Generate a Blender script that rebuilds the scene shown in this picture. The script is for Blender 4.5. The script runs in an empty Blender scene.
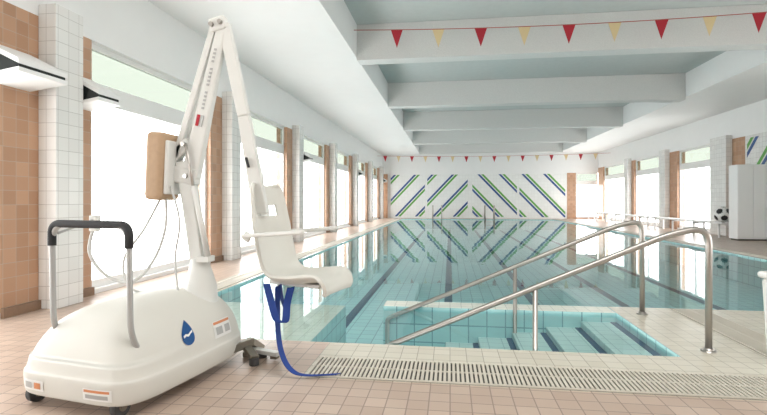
import bpy, bmesh, math, random
from mathutils import Vector, Matrix
from mathutils.bvhtree import BVHTree
random.seed(3)
S=bpy.context.scene
try:
    S.view_settings.view_transform='Standard'
    S.view_settings.look='None'
except Exception: pass

# ---------------------------------------------------------------- materials
def newmat(name):
    m=bpy.data.materials.new(name); m.use_nodes=True
    nt=m.node_tree; b=nt.nodes['Principled BSDF']
    return m,nt,b
def c4(c): return (c[0],c[1],c[2],1)
def plain(name,col,rough=.5,metal=0,noise=0,scale=20,bump=0,coat=0):
    m,nt,b=newmat(name)
    b.inputs['Base Color'].default_value=c4(col)
    b.inputs['Roughness'].default_value=rough
    b.inputs['Metallic'].default_value=metal
    if coat: b.inputs['Coat Weight'].default_value=coat
    g=nt.nodes.new('ShaderNodeNewGeometry')
    n=nt.nodes.new('ShaderNodeTexNoise'); n.inputs['Scale'].default_value=scale; n.inputs['Detail'].default_value=4
    nt.links.new(g.outputs['Position'],n.inputs['Vector'])
    if noise:
        mx=nt.nodes.new('ShaderNodeMix'); mx.data_type='RGBA'
        mx.inputs[6].default_value=c4([x*(1-noise) for x in col])
        mx.inputs[7].default_value=c4([min(1,x*(1+noise*.5)) for x in col])
        nt.links.new(n.outputs[0],mx.inputs[0]); nt.links.new(mx.outputs[2],b.inputs['Base Color'])
    if bump:
        bp=nt.nodes.new('ShaderNodeBump'); bp.inputs['Strength'].default_value=bump; bp.inputs['Distance'].default_value=.01
        nt.links.new(n.outputs[0],bp.inputs['Height']); nt.links.new(bp.outputs[0],b.inputs['Normal'])
    return m
def tile(name,c1,c2,grout,sx,sy,gw=.006,rough=.25,spec=.5):
    m,nt,b=newmat(name); N=nt.nodes; L=nt.links
    def mt(op,a,bb=None):
        n=N.new('ShaderNodeMath'); n.operation=op
        for i,v in enumerate((a,bb)):
            if v is None: continue
            if isinstance(v,(int,float)): n.inputs[i].default_value=v
            else: L.new(v,n.inputs[i])
        return n.outputs[0]
    g=N.new('ShaderNodeNewGeometry')
    p=N.new('ShaderNodeSeparateXYZ'); L.new(g.outputs['Position'],p.inputs[0])
    q=N.new('ShaderNodeSeparateXYZ'); L.new(g.outputs['True Normal'],q.inputs[0])
    nx=mt('GREATER_THAN',mt('ABSOLUTE',q.outputs[0]),.7)
    nz=mt('GREATER_THAN',mt('ABSOLUTE',q.outputs[2]),.7)
    def mix(a,bb,f): # a*(1-f)+b*f
        return mt('ADD',mt('MULTIPLY',a,mt('SUBTRACT',1.0,f)),mt('MULTIPLY',bb,f))
    u=mix(p.outputs[0],p.outputs[1],nx); v=mix(p.outputs[2],p.outputs[1],nz)
    us=mt('DIVIDE',mt('ADD',u,50.003),sx); vs=mt('DIVIDE',mt('ADD',v,50.003),sy)
    gu=mt('LESS_THAN',mt('FRACT',us),gw/sx); gv=mt('LESS_THAN',mt('FRACT',vs),gw/sy)
    gr=mt('MAXIMUM',gu,gv)
    cb=N.new('ShaderNodeCombineXYZ'); L.new(mt('FLOOR',us),cb.inputs[0]); L.new(mt('FLOOR',vs),cb.inputs[1])
    wn=N.new('ShaderNodeTexWhiteNoise'); wn.noise_dimensions='2D'; L.new(cb.outputs[0],wn.inputs['Vector'])
    m1=N.new('ShaderNodeMix'); m1.data_type='RGBA'; m1.inputs[6].default_value=c4(c1); m1.inputs[7].default_value=c4(c2)
    L.new(wn.outputs['Value'],m1.inputs[0])
    m2=N.new('ShaderNodeMix'); m2.data_type='RGBA'; L.new(gr,m2.inputs[0]); L.new(m1.outputs[2],m2.inputs[6]); m2.inputs[7].default_value=c4(grout)
    L.new(m2.outputs[2],b.inputs['Base Color'])
    b.inputs['Roughness'].default_value=rough
    b.inputs['Specular IOR Level'].default_value=spec
    return m

M_white=plain('white_paint',(.88,.885,.88),.6,noise=.03,scale=3)
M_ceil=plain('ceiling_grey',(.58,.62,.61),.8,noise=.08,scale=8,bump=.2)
M_beam=plain('beam_stucco',(.73,.735,.72),.85,noise=.12,scale=45,bump=.6)
M_wt=tile('white_wall_tile',(.85,.85,.83),(.79,.79,.77),(.50,.49,.47),.15,.15,.005,.2)
M_or=tile('terracotta_wall_tile',(.44,.25,.15),(.55,.33,.21),(.48,.38,.30),.15,.15,.006,.35)
M_pink=tile('pink_floor_tile',(.46,.345,.275),(.55,.43,.35),(.26,.195,.155),.125,.125,.007,.3)
M_lt=tile('light_deck_tile',(.66,.62,.52),(.72,.68,.58),(.42,.39,.32),.125,.125,.006,.22)
M_pool=tile('pool_tile',(.48,.78,.80),(.55,.85,.85),(.20,.42,.48),.20,.20,.012,.3)
M_step=tile('step_tile',(.66,.83,.80),(.72,.87,.84),(.36,.53,.54),.15,.15,.008,.3)
M_ledge=tile('ledge_tile',(.78,.82,.74),(.84,.86,.78),(.48,.52,.47),.125,.125,.006,.3)
M_endt=tile('end_wall_tile',(.88,.89,.88),(.84,.85,.84),(.7,.7,.68),.2,.2,.006,.3)
M_blue=plain('blue_tile',(.03,.09,.28),.3)
M_green=plain('green_tile',(.12,.38,.08),.3)
M_nose=plain('blue_nosing',(.015,.07,.16),.4)
M_brown=plain('brown_skirting',(.26,.16,.10),.4,noise=.2)
M_frame=plain('window_frame_white',(.84,.84,.83),.4)
M_steel=plain('brushed_steel',(.50,.47,.44),.34,1,noise=.06,scale=60)
M_dark=plain('dark_matte',(.08,.075,.065),.8)  # plinth colour; also paints the shade beneath the grate slats
M_slat=plain('grate_slat',(.60,.56,.48),.5)
M_plast=plain('lift_plastic',(.66,.65,.60),.45,noise=.04,scale=6)
M_metalw=plain('lift_white_metal',(.70,.70,.67),.35)
M_grey=plain('grey_tube',(.42,.42,.41),.4,.3)
M_black=plain('black_foam',(.02,.02,.022),.7)
M_tan=plain('tan_vinyl',(.46,.31,.19),.55,noise=.15,scale=30)
M_bstrap=plain('blue_strap',(.01,.05,.28),.6)
M_logo=plain('logo_blue',(.0,.07,.25),.4)
M_red=plain('red_flag',(.45,.02,.035),.7)
M_yel=plain('yellow_flag',(.75,.60,.34),.7)
M_rope=plain('rope',(.45,.1,.08),.8)
M_label=plain('label_white',(.80,.80,.78),.4)
M_orange=plain('label_orange',(.62,.24,.10),.4)
M_rubber=plain('rubber',(.06,.06,.06),.7)
M_bracket=plain('bracket_metal',(.22,.19,.15),.45,.6)
M_lglass=plain('lamp_glass',(.03,.035,.035),.15)
M_blackp=plain('ball_black',(.02,.02,.02),.4)

def glass(name,tint):
    m=bpy.data.materials.new(name); m.use_nodes=True; nt=m.node_tree; nt.nodes.clear()
    o=nt.nodes.new('ShaderNodeOutputMaterial'); mx=nt.nodes.new('ShaderNodeMixShader')
    t=nt.nodes.new('ShaderNodeBsdfTransparent'); t.inputs[0].default_value=c4(tint)
    g=nt.nodes.new('ShaderNodeBsdfGlossy'); g.inputs['Roughness'].default_value=.02
    mx.inputs[0].default_value=.06
    nt.links.new(t.outputs[0],mx.inputs[1]); nt.links.new(g.outputs[0],mx.inputs[2]); nt.links.new(mx.outputs[0],o.inputs[0])
    return m
M_glass=glass('window_glass',(1,1,1))
M_glassg=glass('transom_glass',(.375,.395,.365))
def water():
    m=bpy.data.materials.new('water'); m.use_nodes=True; nt=m.node_tree; nt.nodes.clear()
    o=nt.nodes.new('ShaderNodeOutputMaterial'); mx=nt.nodes.new('ShaderNodeMixShader')
    t=nt.nodes.new('ShaderNodeBsdfTransparent'); t.inputs[0].default_value=(.92,.995,1,1)
    g=nt.nodes.new('ShaderNodeBsdfGlossy'); g.inputs['Roughness'].default_value=.015; g.inputs[0].default_value=(.95,1,1,1)
    f=nt.nodes.new('ShaderNodeFresnel'); f.inputs[0].default_value=1.18
    ge=nt.nodes.new('ShaderNodeNewGeometry'); n=nt.nodes.new('ShaderNodeTexNoise'); n.inputs['Scale'].default_value=1.3; n.inputs['Detail'].default_value=1
    b=nt.nodes.new('ShaderNodeBump'); b.inputs['Strength'].default_value=.10; b.inputs['Distance'].default_value=.02
    L=nt.links; L.new(ge.outputs['Position'],n.inputs['Vector']); L.new(n.outputs[0],b.inputs['Height'])
    L.new(b.outputs[0],g.inputs['Normal'])
    L.new(f.outputs[0],mx.inputs[0]); L.new(t.outputs[0],mx.inputs[1]); L.new(g.outputs[0],mx.inputs[2]); L.new(mx.outputs[0],o.inputs[0])
    return m
M_water=water()

# ---------------------------------------------------------------- helpers
def box(bm,x0,x1,y0,y1,z0,z1,mi=0,side=None):
    v=[bm.verts.new(p) for p in ((x0,y0,z0),(x1,y0,z0),(x1,y1,z0),(x0,y1,z0),(x0,y0,z1),(x1,y0,z1),(x1,y1,z1),(x0,y1,z1))]
    for k,f in enumerate(((3,2,1,0),(4,5,6,7),(0,1,5,4),(1,2,6,5),(2,3,7,6),(3,0,4,7))):
        fc=bm.faces.new([v[i] for i in f]); fc.material_index=mi if (k==1 or side is None) else side
def empty(name,loc=(0,0,0)):
    e=bpy.data.objects.new(name,None); e.location=loc; S.collection.objects.link(e); e.empty_display_size=.1; return e
def obj(name,bm,mats,parent=None,smooth=False,bevel=0,seg=2):
    me=bpy.data.meshes.new(name); bm.normal_update(); bm.to_mesh(me); bm.free()
    for m in mats: me.materials.append(m)
    if smooth:
        for p in me.polygons: p.use_smooth=True
    o=bpy.data.objects.new(name,me); S.collection.objects.link(o)
    if parent: o.parent=parent
    if bevel:
        md=o.modifiers.new('bevel','BEVEL'); md.width=bevel; md.segments=seg; md.limit_method='ANGLE'
    return o
def boxobj(name,dims,mat,parent=None,bevel=0):
    bm=bmesh.new(); box(bm,*dims); return obj(name,bm,[mat],parent,bevel=bevel)
def fillet(pts,rad,seg=6):
    pts=[Vector(p) for p in pts]; out=[pts[0]]
    for i in range(1,len(pts)-1):
        a=(pts[i-1]-pts[i]); b=(pts[i+1]-pts[i]); r=min(rad,a.length*.49,b.length*.49)
        p0=pts[i]+a.normalized()*r; p1=pts[i]+b.normalized()*r
        for s in range(seg+1):
            t=s/seg; out.append(p0*(1-t)**2+pts[i]*2*t*(1-t)+p1*t*t)
    out.append(pts[-1]); return out
def sweep(bm,pts,r,n=14,mi=0,flat=None):
    pts=[Vector(p) for p in pts]; rings=[]; up=None
    for i,p in enumerate(pts):
        d=(pts[min(i+1,len(pts)-1)]-pts[max(i-1,0)]).normalized()
        if up is None:
            up=Vector((0,0,1)) if abs(d.z)<.9 else Vector((0,1,0))
        up=(up-d*up.dot(d)).normalized(); s=d.cross(up)
        rr=r[i] if isinstance(r,(list,tuple)) else r
        a,b=(rr,rr) if flat is None else flat
        rings.append([bm.verts.new(p+up*math.cos(2*math.pi*k/n)*a+s*math.sin(2*math.pi*k/n)*b) for k in range(n)])
    for i in range(len(rings)-1):
        for k in range(n):
            f=bm.faces.new((rings[i][k],rings[i][(k+1)%n],rings[i+1][(k+1)%n],rings[i+1][k])); f.material_index=mi; f.smooth=True
    for rg in (rings[0],rings[-1]):
        f=bm.faces.new(rg); f.material_index=mi
def bar(bm,p0,p1,w0,h0,w1=None,h1=None,mi=0,side=Vector((0,1,0))):
    p0=Vector(p0);p1=Vector(p1); w1=w1 or w0; h1=h1 or h0
    d=(p1-p0).normalized(); s=(side-d*side.dot(d)).normalized(); u=d.cross(s)
    R=[]
    for p,w,h in ((p0,w0,h0),(p1,w1,h1)):
        R.append([bm.verts.new(p+s*a*w/2+u*b*h/2) for a,b in ((-1,-1),(1,-1),(1,1),(-1,1))])
    for k in range(4):
        bm.faces.new((R[0][k],R[0][(k+1)%4],R[1][(k+1)%4],R[1][k])).material_index=mi
    bm.faces.new(R[0][::-1]).material_index=mi; bm.faces.new(R[1]).material_index=mi
def finish(bm): bmesh.ops.recalc_face_normals(bm,faces=bm.faces)

# ---------------------------------------------------------------- room constants
XL,XR,YB,YE=-4.5,9.3,-3.0,32.0
ZS,ZC=4.2,4.9
PB=-.62
# floor
bm=bmesh.new(); D=-.8
P,LT,PO=0,1,2
box(bm,XL,XR,YB,3.15,D,0,P,PO)
box(bm,XL,-1.0,3.15,3.95,D,0,P,PO)
box(bm,-1.0,XR,3.15,3.95,D,0,LT,PO)
box(bm,XL,-3.4,3.95,YE,D,0,P,PO)
box(bm,-3.4,-3.0,3.95,30.9,D,0,LT,PO)
box(bm,1.75,3.6,3.95,5.7,D,0,LT,PO)
box(bm,3.6,XR,3.95,5.7,D,0,P,PO)
box(bm,6.3,6.7,5.7,30.9,D,0,LT,PO)
box(bm,6.7,XR,5.7,YE,D,0,P,PO)
box(bm,-3.0,6.3,30.5,30.9,D,0,LT,PO)
box(bm,-3.4,6.7,30.9,YE,D,0,P,PO)
floor=obj('floor',bm,[M_pink,M_lt,M_pool])
# pool basin
bm=bmesh.new()
box(bm,-3.0,6.3,3.95,30.5,D,PB,0)
box(bm,-3.0,-1.25,3.95,5.7,PB,-.08,1,0)
box(bm,-.75,1.75,5.4,5.7,PB,-.004,1,0)
for i in range(5):
    x=1.75-.36*(i+1); z=-.035-.07*(i+1)
    box(bm,x,x+.36,3.95,5.4,PB,z,3)
    box(bm,x+.30,x+.362,3.96,5.39,z,z+.006,2)
box(bm,-.12,-.05,3.96,5.39,PB,PB+.006,2)
for x in (-1.6,-.1,1.4,2.9,4.4):
    box(bm,x,x+.14,6.2,29.5,PB,PB+.005,2)
pool=obj('pool_basin',bm,[M_pool,M_ledge,M_nose,M_step])
bm=bmesh.new()
for q in (((-3,5.7),(6.3,5.7),(6.3,30.5),(-3,30.5)),((-3,3.95),(-.75,3.95),(-.75,5.7),(-3,5.7)),((-.75,3.95),(1.75,3.95),(1.75,5.4),(-.75,5.4))):
    bm.faces.new([bm.verts.new((x,y,-.03)) for x,y in q])
obj('pool_water',bm,[M_water])

# grates
def grate(name,x0,x1,y0,y1,along,pitch=.03):
    e=empty(name); boxobj('channel_shade_plate',(x0,x1,y0,y1,.0005,.003),M_dark,e)  # dark plate on the floor, painted shade instead of a sunk channel
    bm=bmesh.new(); L=(x1-x0) if along=='x' else (y1-y0); n=int(L/pitch)
    for i in range(n):
        a=(i+.2)*pitch
        if along=='x': box(bm,x0+a,x0+a+pitch*.6,y0+.02,y1-.02,.003,.011)
        else: box(bm,x0+.02,x1-.02,y0+a,y0+a+pitch*.6,.003,.011)
    if along=='x':
        for yy in (y0,y1-.02,(y0+y1)/2-.008): box(bm,x0,x1,yy,yy+.018,.003,.010)
    else:
        for xx in (x0,x1-.02,(x0+x1)/2-.008): box(bm,xx,xx+.018,y0,y1,.003,.010)
    obj('slats',bm,[M_slat],e)
grate('drain_grate',-.98,4.2,3.16,3.56,'x')
grate('drain_grate',2.4,2.75,4.05,5.66,'y')
grate('drain_grate',-3.32,-3.06,3.97,30.8,'y',.06)
grate('drain_grate',6.36,6.62,5.8,30.8,'y',.06)

# ceiling, soffits, beams
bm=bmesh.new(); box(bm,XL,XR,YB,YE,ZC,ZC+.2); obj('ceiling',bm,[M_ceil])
boxobj('soffit_left',(XL,-1.95,YB+.02,YE-.02,ZS,ZC),M_white)
boxobj('soffit_right',(6.8,XR,YB+.02,YE-.02,ZS,ZC),M_white)
for i in range(7):
    y=-.05+5.1*i
    bm=bmesh.new()
    x0,x1=-1.949,6.799
    prof=[(x0,ZC),(x0,ZS-.05),(5.9,ZS-.05),(6.3,ZS-.08),(6.799,ZS-.08),(6.799,ZC)]
    a=[bm.verts.new((x,y-.19,z)) for x,z in prof]; b=[bm.verts.new((x,y+.19,z)) for x,z in prof]
    bm.faces.new(a); bm.faces.new(b[::-1]); m=len(prof)
    for k in range(m): bm.faces.new((a[k],b[k],b[(k+1)%m],a[(k+1)%m]))
    finish(bm)
    if y<31.7: obj('ceiling_beam',bm,[M_beam],bevel=.01)

# windows
wcount=[0]
portals=[]
def window(axis,face,a0,a1,z0,z1,outward,zt,mull=(),dark=False):
    wcount[0]+=1
    e=empty('window_%d'%wcount[0])
    fr=bmesh.new(); gl=bmesh.new()
    o0,o1=sorted((face+outward*.08,face+outward*.16)); gm=(o0+o1)/2
    def bx(b,u0,u1,w0,w1,t0=o0,t1=o1,mi=0):
        if axis=='x': box(b,t0,t1,u0,u1,w0,w1,mi)
        else: box(b,u0,u1,t0,t1,w0,w1,mi)
    w=.07
    bx(fr,a0,a0+w,z0,z1); bx(fr,a1-w,a1,z0,z1); bx(fr,a0+w,a1-w,z0,z0+.1); bx(fr,a0+w,a1-w,z1-w,z1)
    bx(fr,a0+w,a1-w,zt-.13,zt+.13)
    for m in mull: bx(fr,m-.035,m+.035,z0+.1,zt-.13)
    bx(gl,a0+w,a1-w,z0+.1,zt-.13,gm-.004,gm+.004,0)
    bx(gl,a0+w,a1-w,zt+.13,z1-w,gm-.004,gm+.004,1)
    obj('frame',fr,[M_frame],e); obj('pane',gl,[M_glass,M_glassg],e)
    portals.append((axis,face+outward*.26,(a0+a1)/2,(z0+z1)/2,a1-a0,z1-z0,outward))

# left wall
WT=3.23
bm=bmesh.new(); wb=bmesh.new()
box(bm,XL-.3,XL,YB,YE,WT,ZC,0)
for k in range(-2,7):
    yk=4.92+4.3*k
    s0=max(YB,yk-.65); s1=min(YE,yk+.6)
    if s1>YB: box(bm,XL-.3,XL,s0,s1,0,WT,1)
    w0=yk+.6; w1=yk+4.3-.65
    if k==-2: w0=max(w0,YB)
    if w1>YE: w1=YE
    if w1-w0>.5:
        box(bm,XL-.3,XL,w0,w1,0,.06,0)
        window('x',XL,w0,w1,.06,WT,-1,2.6,((w0+w1)/2,) if k!=0 else ())
    if s1>YB: box(wb,XL,XL+.04,s0,s1,0,.10)
obj('wall_left',bm,[M_white,M_or]); obj('baseboard_left',wb,[M_brown])
for k in range(-1,7):
    yk=4.92+4.3*k
    boxobj('pillar',(XL+.001,-4.28,yk-.2,yk+.2,0,3.36),M_wt,bevel=.008)

# right wall
wins=[(-1.5,1.5),(3,6),(7.5,10.5),(18.7,21.3),(23,26),(27.2,31)]  # first three are out of view, added to let in daylight
pil=[(17.4,18.4),(22.0,22.6),(26.35,26.85)]
bm=bmesh.new(); box(bm,XR,XR+.3,YB,YE,WT,ZC,0)
y=YB
for a,b in wins+[(YE,YE)]:
    if a==18.7:
        box(bm,XR,XR+.3,y,16.7,0,WT,2); box(bm,XR,XR+.3,16.7,a,0,WT,1)
    else: box(bm,XR,XR+.3,y,a,0,WT,1)
    if b>a:
        box(bm,XR,XR+.3,a,b,0,.06,0)
        window('x',XR,a,b,.06,WT,1,2.55,((a+b)/2,))
    y=b
obj('wall_right',bm,[M_white,M_or,M_wt])
for a,b in pil: boxobj('pillar',(9.1,XR-.001,a,b,0,3.36),M_wt,bevel=.008)
# end wall
bm=bmesh.new()
box(bm,XL,XR,YE,YE+.3,2.93,ZC,0)
box(bm,XL,7.4,YE,YE+.3,0,2.93,1)
box(bm,7.4,7.95,YE,YE+.3,0,2.93,2)
box(bm,7.95,XR,YE,YE+.3,0,.06,2)
obj('wall_end',bm,[M_white,M_endt,M_or])
window('y',YE,7.95,XR,.06,2.93,1,2.3)
boxobj('wall_back',(XL,XR,YB-.3,YB,0,ZC),M_white)
boxobj('trim_1',(-4.5,-4.15,31.85,31.999,0,2.93),M_or)
boxobj('trim_2',(-4.1,7.4,31.96,31.999,2.9,3.0),M_white)

# diagonal tile stripes
def clipline(x0,x1,z0,z1,cx,sl,w):
    big=20; d=Vector((1,sl)).normalized(); n=Vector((-d.y,d.x))
    c=Vector((cx,z0)); poly=[c-d*big-n*w/2,c+d*big-n*w/2,c+d*big+n*w/2,c-d*big+n*w/2]
    for ax,val,sg in ((0,x0,1),(0,x1,-1),(1,z0,1),(1,z1,-1)):
        out=[]
        for i in range(len(poly)):
            p=poly[i];q=poly[(i+1)%len(poly)]
            ip=(p[ax]-val)*sg>=0; iq=(q[ax]-val)*sg>=0
            if ip: out.append(p)
            if ip!=iq:
                t=(val-p[ax])/(q[ax]-p[ax]); out.append(p+(q-p)*t)
        poly=out
        if len(poly)<3: return []
    return poly
bm=bmesh.new()
def stripes(rect,sl,start,n,step,place):
    for i in range(n):
        for off,mi in ((0,0),(.24,1)):
            poly=clipline(*rect,start+i*step+off,sl,.12)
            if poly:
                f=bm.faces.new([bm.verts.new(place(p[0],p[1])) for p in poly]); f.material_index=mi
pe=lambda x,z:(x,YE-.006,z)
for a,b,sl,st in ((-3.95,-1.65,1.05,-6.3),(-1.5,1.15,1.05,-3.8),(1.45,4.3,-1.05,1.8),(4.45,7.3,-1.05,4.6)):
    stripes((a,b,.1,2.88),sl,st,5,1.35,pe)
pr=lambda y,z:(XR-.006,y,z)
stripes((12.5,16.6,.2,3.15),-1.05,13.4,7,1.1,pr)
obj('wall_stripe_mosaic',bm,[M_blue,M_green])

# pool ladders at the far edge
for xc in (-.8,2.45):
    bm=bmesh.new()
    for s in (-.28,.28):
        sweep(bm,fillet([(xc+s,30.95,0),(xc+s,30.95,.85),(xc+s,30.40,.85),(xc+s,30.40,-.58)],.22,8),.03,12)
    for z in (-.15,-.38): box(bm,xc-.28,xc+.28,30.36,30.44,z,z+.03)
    finish(bm); obj('pool_ladder',bm,[M_steel])

# bunting
def bunting(y,z,step,x0,x1,w,h,ph):
    bm=bmesh.new(); sag=lambda x:z-.10*(1-((x-(x0+x1)/2)/((x1-x0)/2))**2)
    sweep(bm,[(x0+(x1-x0)*i/24,y,sag(x0+(x1-x0)*i/24)) for i in range(25)],.008,6,2)
    x=x0+ph; i=0
    while x<x1-.1:
        zz=sag(x)
        t=[(x-w/2,y,zz),(x+w/2,y,zz),(x,y+.015,zz-h)]
        for dy in (0,.006):
            f=bm.faces.new([bm.verts.new((p[0],p[1]+dy,p[2])) for p in (t if dy==0 else t[::-1])]); f.material_index=i%2
        x+=step; i+=1
    obj('bunting_flags',bm,[M_red,M_yel,M_rope])
bunting(9.6,4.66,.83,-1.94,6.79,.24,.36,.88)
bunting(29.6,3.95,.83,-4.49,9.29,.24,.36,.5)

# handrails
def handrail(y,xt):
    bm=bmesh.new(); r=.025
    pts=fillet([(-.62,y,-.10),(1.75,y,.93),(xt,y,.985),(xt,y,0)],.14,8)
    sweep(bm,pts,r,16)
    sweep(bm,[(.7,y,-.245),(.7,y,.455)],.021,14)
    sweep(bm,fillet([(-.62,y,-.10),(-.70,y,-.14),(-.70,y,PB)],.04),r,14)
    sweep(bm,[(xt,y,0.0005),(xt,y,.014)],.055,20)
    sweep(bm,[(xt,y,.014),(xt,y,.03)],.035,20)
    return obj('handrail',bm,[M_steel])
handrail(4.12,2.03); handrail(5.37,2.0)

# bench, cabinet, ball, bin
bm=bmesh.new()
for i in range(4): box(bm,8.4+i*.11,8.49+i*.11,16.3,31,.44,.49)
y=16.5
while y<31:
    box(bm,8.42,8.47,y,y+.05,0,.44); box(bm,8.75,8.80,y,y+.05,0,.44); box(bm,8.42,8.8,y,y+.05,.39,.44); y+=1.6
obj('bench',bm,[M_white])
e=empty('cabinet')
M_cab=plain('cabinet_white',(.95,.95,.95),.5)
boxobj('body',(8.42,9.28,15.52,15.95,.04,2.25),M_cab,e,.01)
boxobj('door_leaf_1',(8.43,8.845,15.5,15.52,.08,2.22),M_cab,e,.004)
boxobj('door_leaf_2',(8.855,9.27,15.5,15.52,.08,2.22),M_cab,e,.004)
boxobj('plinth',(8.46,9.25,15.56,15.9,0,.04),M_dark,e)
bm=bmesh.new(); bmesh.ops.create_icosphere(bm,subdivisions=4,radius=.25)
ico=bmesh.new(); bmesh.ops.create_icosphere(ico,subdivisions=1,radius=1); cs=[v.co.copy().normalized() for v in ico.verts]; ico.free()
for f in bm.faces:
    c=f.calc_center_median().normalized(); f.smooth=True
    f.material_index=1 if max(c.dot(q) for q in cs)>.93 else 0
bmesh.ops.translate(bm,verts=bm.verts,vec=(8.6,16.6,.74))
obj('soccer_ball',bm,[M_label,M_blackp])
e=empty('waste_bin')
bm=bmesh.new(); bar(bm,(2.55,3.79,.0),(2.55,3.79,.62),.30,.44,.32,.50,0,Vector((0,1,0))); finish(bm); obj('bin_body',bm,[M_label],e,bevel=.03)
boxobj('lid',(2.28,2.82,3.62,3.96,.62,.67),M_label,e,.02)
boxobj('label',(2.38,2.58,3.622,3.628,.2,.3),M_orange,e)

# wall lamps
def lamp(y0,y1,z,xo):
    e=empty('wall_lamp')
    def prism(bm,prof,ya,yb):
        a=[bm.verts.new((x,ya,zz)) for x,zz in prof]; b=[bm.verts.new((x,yb,zz)) for x,zz in prof]; n=len(prof)
        bm.faces.new(a); bm.faces.new(b)
        for k in range(n): bm.faces.new((a[k],b[k],b[(k+1)%n],a[(k+1)%n]))
        finish(bm)
    bm=bmesh.new()
    prism(bm,[(XL,z+.22),(XL,z+.27),(xo,z+.05),(xo,z-.0)],y0-.02,y1+.02)
    obj('hood',bm,[M_white],e)
    bm=bmesh.new(); prism(bm,[(XL,z-.10),(XL,z+.22),(xo-.01,z),(xo-.01,z-.04)],y0,y1)
    obj('louvre_body',bm,[M_lglass],e)
    bm=bmesh.new(); prism(bm,[(XL,z-.13),(XL,z-.10),(xo,z-.03),(xo,z-.07)],y0-.02,y1+.02)
    obj('tray',bm,[M_white],e)
lamp(4.05,4.6,2.5,-4.05)
for k in range(0,7,2):
    yk=4.92+4.3*k; lamp(yk+.24,yk+.58,2.45,-4.1)
    
# ---------------------------------------------------------------- POOL LIFT
lift=empty('pool_lift')
C=Vector((-1.98,2.98,0)); Lx=Vector((.984,-.18,0)); Ly=Vector((.18,.984,0))
def W(x,y,z): return C+Lx*x+Ly*y+Vector((0,0,z))
OX=-.055
prof=[(.065,.38,.50),(.065,.43,.565),(.09,.45,.58),(.20,.455,.585),(.21,.44,.575),(.30,.425,.56),(.40,.385,.52),(.49,.31,.46),(.55,.21,.37),(.578,.10,.2),(.585,.03,.08)]
def chaikin(p):
    o=[p[0]]
    for i in range(len(p)-1):
        a,b=p[i],p[i+1]
        o.append(tuple(.75*u+.25*v for u,v in zip(a,b))); o.append(tuple(.25*u+.75*v for u,v in zip(a,b)))
    o.append(p[-1]); return o
pf=chaikin(chaikin(prof)); bm=bmesh.new(); rings=[]; n=72
for z,a,b in pf:
    rg=[]
    for k in range(n):
        t=2*math.pi*k/n; c,s=math.cos(t),math.sin(t); q=2/6
        yy=b*math.copysign(abs(s)**q,s); xx=a*math.copysign(abs(c)**q,c)
        xx*=1-.05*max(0,yy/.54)
        rg.append(bm.verts.new(W(xx+OX*(1-.3*z),yy,z-.03*max(0,-yy)/.5*(z>.3))))
    rings.append(rg)
for i in range(len(rings)-1):
    for k in range(n):
        bm.faces.new((rings[i][k],rings[i][(k+1)%n],rings[i+1][(k+1)%n],rings[i+1][k])).smooth=True
bm.faces.new(rings[0]); bm.faces.new(rings[-1])
finish(bm); bvh=BVHTree.FromBMesh(bm)
obj('cart_body',bm,[M_plast],lift)
def decal(name,side,u,z,outline,mat,off=.004):
    bm=bmesh.new(); rings=[]
    def hit(du,dz):
        if side=='R': o=W(1.0,u+du,z+dz); d=-Lx
        else: o=W(u+du,-1.2,z+dz); d=Ly
        loc,nn,ii,dd=bvh.ray_cast(o,d)
        if loc is None: return None
        return loc-d*off
    cx=sum(p[0] for p in outline)/len(outline); cz=sum(p[1] for p in outline)/len(outline)
    for s in (.001,.35,.7,1):
        rings.append([hit(cx+(p[0]-cx)*s,cz+(p[1]-cz)*s) for p in outline])
    if any(p is None for r in rings for p in r): return
    R=[[bm.verts.new(p) for p in r] for r in rings]; m=len(outline)
    for i in range(3):
        for k in range(m): bm.faces.new((R[i][k],R[i][(k+1)%m],R[i+1][(k+1)%m],R[i+1][k]))
    finish(bm); obj(name,bm,[mat],lift)
def rect(w,h):
    o=[]
    for i in range(6): o.append((-w/2+w*i/6,-h/2))
    for i in range(4): o.append((w/2,-h/2+h*i/4))
    for i in range(6): o.append((w/2-w*i/6,h/2))
    for i in range(4): o.append((-w/2,h/2-h*i/4))
    return o
drop=[]
for k in range(28):
    t=2*math.pi*k/28; rr=.055
    x=rr*math.sin(t)*(math.sin(t/2)**1.0); z=-rr*1.35*math.cos(t)*-1
    drop.append((x*1.25+.012*max(0,z/.05),z))
decal('logo_drop','R',-.08,.36,drop,M_logo)
wave=[(-.04,-.01),(-.02,-.002),(0,-.008),(.02,.004),(.04,.012),(.04,.024),(.02,.016),(0,.006),(-.02,.012),(-.04,.004)]
decal('logo_wave','R',-.08,.345,wave,M_label,.007)
decal('label_1','R',.26,.31,rect(.19,.11),M_label)
decal('label_1_band','R',.26,.352,rect(.18,.016),M_orange,.007)
decal('label_1_text','R',.22,.30,rect(.07,.05),M_grey,.007)
decal('label_1_text_b','R',.31,.30,rect(.06,.05),M_grey,.007)
decal('label_2','N',-.30,.135,rect(.17,.06),M_label)
decal('label_2_band','N',-.26,.135,rect(.05,.035),M_orange,.007)
decal('label_2_text','N',-.335,.135,rect(.06,.035),M_grey,.007)
decal('label_3','N',.18,.135,rect(.19,.065),M_label)
decal('label_3_band','N',.18,.155,rect(.17,.014),M_orange,.007)
decal('label_3_text','N',.18,.125,rect(.15,.022),M_grey,.007)
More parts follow.
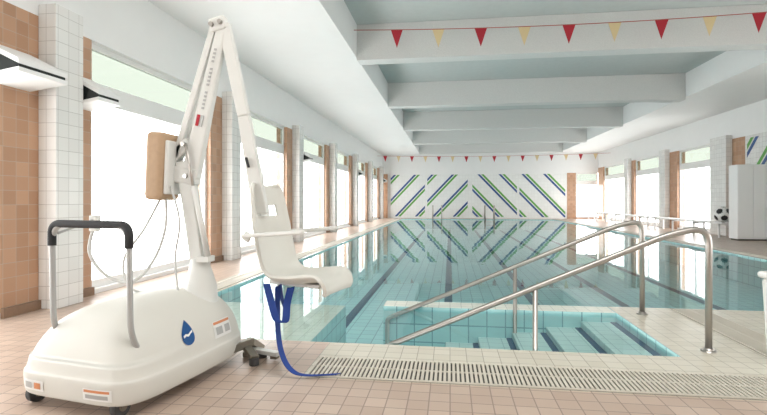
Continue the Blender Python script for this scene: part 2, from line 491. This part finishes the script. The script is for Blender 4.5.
# wheels
bm=bmesh.new()
for x,y in ((-.38,-.50),(.26,-.50)):
    c=W(x,y,.055)
    sweep(bm,[c-Lx*.02,c+Lx*.02],.055,24,0)
    sweep(bm,[c-Lx*.026,c+Lx*.026],.025,16,1)
    for s in (-.034,.034): bar(bm,c+Lx*s,c+Lx*s+Vector((0,0,.09)),.05,.006,mi=1,side=Ly)
    bar(bm,c-Lx*.035+Vector((0,0,.07)),c+Lx*.035+Vector((0,0,.07)),.06,.01,mi=1,side=Ly)
finish(bm); obj('caster_wheels',bm,[M_rubber,M_bracket],lift)
# outriggers
bm=bmesh.new()
for x in (-.34,.34):
    b=W(x+.02,.62,.11); c2=W(x+.06,.70,.035)
    bar(bm,W(x,.2,.13),b,.05,.06,mi=0,side=Lx)
    bar(bm,b,c2,.05,.05,mi=0,side=Lx)
    bar(bm,W(x+.0,.56,.10),W(x+.16,.45,.05),.07,.03,mi=0,side=Ly)
    bar(bm,W(x-.03,.60,.02),W(x+.14,.62,.02),.07,.04,mi=0,side=Ly)
    for xx,yy in ((.12,.61),(.16,.44)):
        c=W(x+xx,yy,.03); sweep(bm,[c-Vector((0,0,.0295)),c+Vector((0,0,.02))],.035,16,1)
finish(bm); obj('stabiliser_legs',bm,[M_bracket,M_rubber],lift,bevel=.005)
bm=bmesh.new(); 
bar(bm,W(.36,.62,.05),W(.62,.58,.05),.06,.03,side=Ly); finish(bm); obj('deck_plate',bm,[M_metalw],lift,bevel=.004)
bm=bmesh.new(); bar(bm,W(.36,.62,.0),W(.36,.62,.035),.05,.05,side=Ly); bar(bm,W(.58,.59,.012),W(.58,.59,.035),.05,.05,side=Ly); finish(bm); obj('deck_plate_feet',bm,[M_bracket],lift)
# push handle
bm=bmesh.new()
hl,hr,hy=-.285,.30,-.47
path=fillet([W(hl,hy+.08,.30),W(hl,hy,.45),W(hl,hy-.01,1.06),W(hr,hy-.01,1.06),W(hr,hy,.45),W(hr,hy+.08,.30)],.12,8)
sweep(bm,path,.0165,14,0); obj('push_handle',bm,[M_grey],lift)
bm=bmesh.new()
sweep(bm,fillet([W(hl,hy-.01,.93),W(hl,hy-.01,1.06),W(hr,hy-.01,1.06),W(hr,hy-.01,.93)],.12,8),.023,16,0)
obj('foam_grip',bm,[M_black],lift)
# mast
V=Vector
Yc=3.25
bm=bmesh.new()
sweep(bm,[(-1.78,Yc,.45),(-1.78,Yc,.58),(-1.785,Yc,.66),(-1.79,Yc,.74),(-1.795,Yc,.78)],[.12,.11,.09,.068,.06],24,0)
obj('mast_socket',bm,[M_metalw],lift)
bm=bmesh.new()
bar(bm,(-1.79,Yc,.74),(-1.90,Yc,1.48),.09,.10,.09,.11)
finish(bm); obj('mast',bm,[M_metalw],lift,bevel=.012)
bm=bmesh.new()
sweep(bm,[(-1.70,Yc-.05,.80),(-1.80,Yc-.065,1.30)],.020,14,0)
sweep(bm,[(-1.80,Yc-.065,1.28),(-1.86,Yc-.065,1.60)],.011,10,1)
bar(bm,(-1.69,Yc-.02,.78),(-1.78,Yc-.02,.78),.10,.04,mi=0)
finish(bm); obj('actuator',bm,[M_metalw,M_steel],lift)
bm=bmesh.new()
bar(bm,(-1.86,Yc,1.36),(-1.615,Yc,2.42),.075,.13,.06,.075)
finish(bm); obj('boom',bm,[M_metalw],lift,bevel=.012)
bm=bmesh.new()
bar(bm,(-2.00,Yc-.01,1.40),(-1.675,Yc-.01,2.44),.04,.045)
bar(bm,(-2.00,Yc+.05,1.40),(-1.675,Yc+.05,2.44),.015,.045)
finish(bm); obj('parallel_link',bm,[M_metalw],lift,bevel=.006)
bm=bmesh.new()
bar(bm,(-1.70,Yc,2.44),(-1.58,Yc,2.47),.085,.10)
bar(bm,(-2.04,Yc,1.40),(-1.80,Yc,1.36),.10,.12)
bar(bm,(-2.05,Yc,1.46),(-1.86,Yc,1.62),.06,.09)
finish(bm); obj('pivot_brackets',bm,[M_metalw],lift,bevel=.015)
bm=bmesh.new()
for x,z in ((-1.675,2.445),(-1.61,2.46),(-2.0,1.40),(-1.87,1.37),(-1.89,1.60)):
    sweep(bm,[(x,Yc-.065,z),(x,Yc+.065,z)],.016,14)
obj('pivot_bolts',bm,[M_steel],lift)
def boomplate(name,t0,t1,w,mat,o=0):
    bm=bmesh.new(); a=V((-1.86,0,1.36)); b=V((-1.615,0,2.42)); d=(b-a).normalized(); u=V((-d.z,0,d.x))
    y=Yc-.0395
    bar(bm,V((0,y,0))+a.lerp(b,t0)+u*o,V((0,y,0))+a.lerp(b,t1)+u*o,.004,w); finish(bm); obj(name,bm,[mat],lift)
boomplate('boom_label_red',.345,.42,.022,M_red,.018)
boomplate('boom_label_dark',.345,.42,.02,M_grey,-.012)
for i in range(16):
    if i in (5,11): continue
    boomplate('boom_letter_%d'%i,.46+i*.026,.474+i*.026,.018,M_grey)
# hanger arm
bm=bmesh.new()
bar(bm,(-1.60,Yc,2.46),(-1.46,Yc+.02,1.80),.06,.085,.06,.085)
bar(bm,(-1.46,Yc+.02,1.80),(-1.345,Yc+.05,1.10),.06,.085,.06,.11)
finish(bm); obj('hanger_arm',bm,[M_metalw],lift,bevel=.01)
bm=bmesh.new(); 
bar(bm,(-1.43,Yc-.018,1.50),(-1.41,Yc-.018,1.43),.02,.012,mi=0); finish(bm)
obj('hanger_bolt',bm,[M_black],lift)
# tan battery cover
bm=bmesh.new()
bar(bm,(-2.065,Yc-.03,1.20),(-2.04,Yc-.03,1.68),.26,.13,.26,.14)
finish(bm); obj('battery_cover',bm,[M_tan],lift,bevel=.035,seg=4)
bm=bmesh.new(); bar(bm,(-1.98,Yc-.03,1.24),(-1.965,Yc-.03,1.62),.20,.03); finish(bm); obj('battery_box',bm,[M_metalw],lift,bevel=.01)
# cables
bm=bmesh.new()
def cat(pts,s=8):
    pts=[V(p) for p in pts]; q=[pts[0]]+pts+[pts[-1]]; o=[]
    for i in range(1,len(q)-2):
        for k in range(s):
            t=k/s; p0,p1,p2,p3=q[i-1:i+3]
            o.append(.5*((2*p1)+(-p0+p2)*t+(2*p0-5*p1+4*p2-p3)*t*t+(-p0+3*p1-3*p2+p3)*t**3))
    o.append(pts[-1]); return o
sweep(bm,cat([(-2.34,2.9,1.04),(-2.38,2.9,.85),(-2.33,3.0,.68),(-2.16,3.03,.64),(-2.05,3.1,.78),(-2.0,3.16,1.0),(-2.02,3.2,1.24)]),.011,8)
sweep(bm,cat([(-2.02,3.16,1.24),(-2.12,3.1,1.0),(-2.2,3.0,.8),(-2.14,2.96,.62),(-2.0,3.0,.56)]),.009,8)
sweep(bm,cat([(-1.96,3.16,1.30),(-1.88,3.14,1.05),(-1.90,3.12,.8),(-1.88,3.12,.56)]),.008,8)
M_cable=plain('cable_grey',(.60,.60,.58),.5)
obj('cables',bm,[M_cable],lift)
bm=bmesh.new(); bar(bm,(-2.34,2.9,.99),(-2.34,2.9,1.10),.045,.06); finish(bm); obj('hand_control',bm,[M_metalw],lift,bevel=.01)
bm=bmesh.new(); sweep(bm,[W(-.285,-.46,1.0)+V((0,.02,0)),(-2.34,2.9,1.07)],.008,8); obj('control_hook',bm,[M_grey],lift)
# seat
F=V((.975,-.22,0)).normalized(); Wd=V((.22,.975,0)).normalized(); SC=V((-1.225,3.36,.625))
def SP(f,w,z): return SC+F*f+Wd*w+V((0,0,z))
pr2=cat([(-.17,0,.68),(-.15,0,.60),(-.12,0,.42),(-.085,0,.24),(-.04,0,.09),(.04,0,.015),(.16,0,0),(.30,0,.015),(.40,0,.02),(.45,0,-.02),(.455,0,-.06)],5)
bm=bmesh.new(); G=[]; nv=17
for i,p in enumerate(pr2):
    t=i/(len(pr2)-1)
    hw=.15+.08*min(1,t/.22)**.6 if t<.22 else .23
    if t>.85: hw=.23-.03*(t-.85)/.15
    tan=(pr2[min(i+1,len(pr2)-1)]-pr2[max(i-1,0)]).normalized(); nrm=V((tan.z*-1,0,tan.x))
    row=[]
    for k in range(nv):
        v=-1+2*k/(nv-1); lift_=.055*abs(v)**4*(1 if t<.8 else max(0,1-(t-.8)/.2))
        q=p+V((abs(nrm.x),0,abs(nrm.z)))*lift_
        row.append(bm.verts.new(SP(q.x,v*hw,q.z)))
    G.append(row)
for i in range(len(G)-1):
    for k in range(nv-1):
        t=i/len(G)
        if .12<t<.16 and (3<=k<=12): continue
        bm.faces.new((G[i][k],G[i][k+1],G[i+1][k+1],G[i+1][k])).smooth=True
finish(bm)
o=obj('seat_shell',bm,[M_plast],lift); md=o.modifiers.new('s','SOLIDIFY'); md.thickness=.025; md.offset=0
md=o.modifiers.new('b','BEVEL'); md.width=.006; md.segments=2; md.limit_method='ANGLE'
bm=bmesh.new()
for s in (-1,1):
    bar(bm,SP(-.14,s*.25,.325),SP(.34,s*.25,.365),.055,.03,.045,.03,side=Wd)
    bar(bm,SP(-.13,s*.235,.29),SP(-.10,s*.235,.35),.03,.06,side=Wd)
finish(bm); obj('armrests',bm,[M_metalw],lift,bevel=.012,seg=3)
bm=bmesh.new()
bar(bm,SP(-.16,0,.62),SP(-.13,0,.25),.12,.04,side=Wd)
bar(bm,SP(-.13,0,.25),SP(-.03,0,.02),.12,.04,side=Wd)
bar(bm,SP(-.04,0,-.01),SP(.36,0,-.025),.16,.03,side=Wd)
finish(bm); obj('seat_frame',bm,[M_metalw],lift,bevel=.008)
# straps
bm=bmesh.new()
def strapw(pts,side=Wd,w=.05):
    pts=cat(pts); prev=None
    for i,p in enumerate(pts):
        a=p-side*w/2; b=p+side*w/2; cur=(bm.verts.new(a),bm.verts.new(b))
        if prev: bm.faces.new((prev[0],prev[1],cur[1],cur[0]))
        prev=cur
strapw([SP(.02,-.2,.0),SP(.05,-.2,-.1),SP(.10,-.2,-.24),SP(.16,-.19,-.25),SP(.17,-.18,-.13),SP(.20,-.18,-.02)],F.lerp(Wd,.3).normalized())
strapw([SP(.08,-.16,-.02),SP(.08,-.16,-.16),SP(.09,-.17,-.32),SP(.13,-.19,-.46),SP(.20,-.2,-.56),SP(.30,-.18,-.602),SP(.50,-.06,-.61)],V((.6,.8,0)).normalized(),.04)
strapw([SP(.06,-.1,-.02),SP(.08,-.1,-.13),SP(.13,-.12,-.17),SP(.17,-.1,-.03)],Wd,.04)
o=obj('leg_straps',bm,[M_bstrap],lift); md=o.modifiers.new('s','SOLIDIFY'); md.thickness=.004

# ---------------------------------------------------------------- lighting
w=bpy.data.worlds.new('World'); S.world=w; w.use_nodes=True
bg=w.node_tree.nodes['Background']; bg.inputs[0].default_value=(.99,.995,.99,1); bg.inputs[1].default_value=6.8
for i,(ax,f,a,z,la,lz,o) in enumerate(portals):
    ld=bpy.data.lights.new('window_portal','AREA'); ld.shape='RECTANGLE'; ld.size=la; ld.size_y=lz
    ld.cycles.is_portal=True
    lo=bpy.data.objects.new('window_portal',ld); S.collection.objects.link(lo)
    if ax=='x':
        lo.location=(f,a,z); d=V((-o,0,0))
    else:
        lo.location=(a,f,z); d=V((0,-o,0))
    lo.rotation_euler=d.to_track_quat('-Z','Z').to_euler()
def area(name,loc,sx,sy,e,rot=(0,0,0)):
    ld=bpy.data.lights.new(name,'AREA'); ld.shape='RECTANGLE'; ld.size=sx; ld.size_y=sy; ld.energy=e; ld.color=(1,.98,.95)
    lo=bpy.data.objects.new(name,ld); lo.location=loc; lo.rotation_euler=rot; S.collection.objects.link(lo)
area('fill_light',(1,2.0,4.8),4,1.2,130)  # added fill lamp to brighten the room, no fixture modelled

# camera
cd=bpy.data.cameras.new('camera'); co=bpy.data.objects.new('camera',cd); S.collection.objects.link(co)
co.location=(0,0,1.2); co.rotation_euler=(math.radians(90),0,math.radians(7.89))
cd.sensor_width=36; cd.lens=36*480/767; cd.shift_y=-7.5/767; cd.clip_start=.05; cd.clip_end=200
S.camera=co
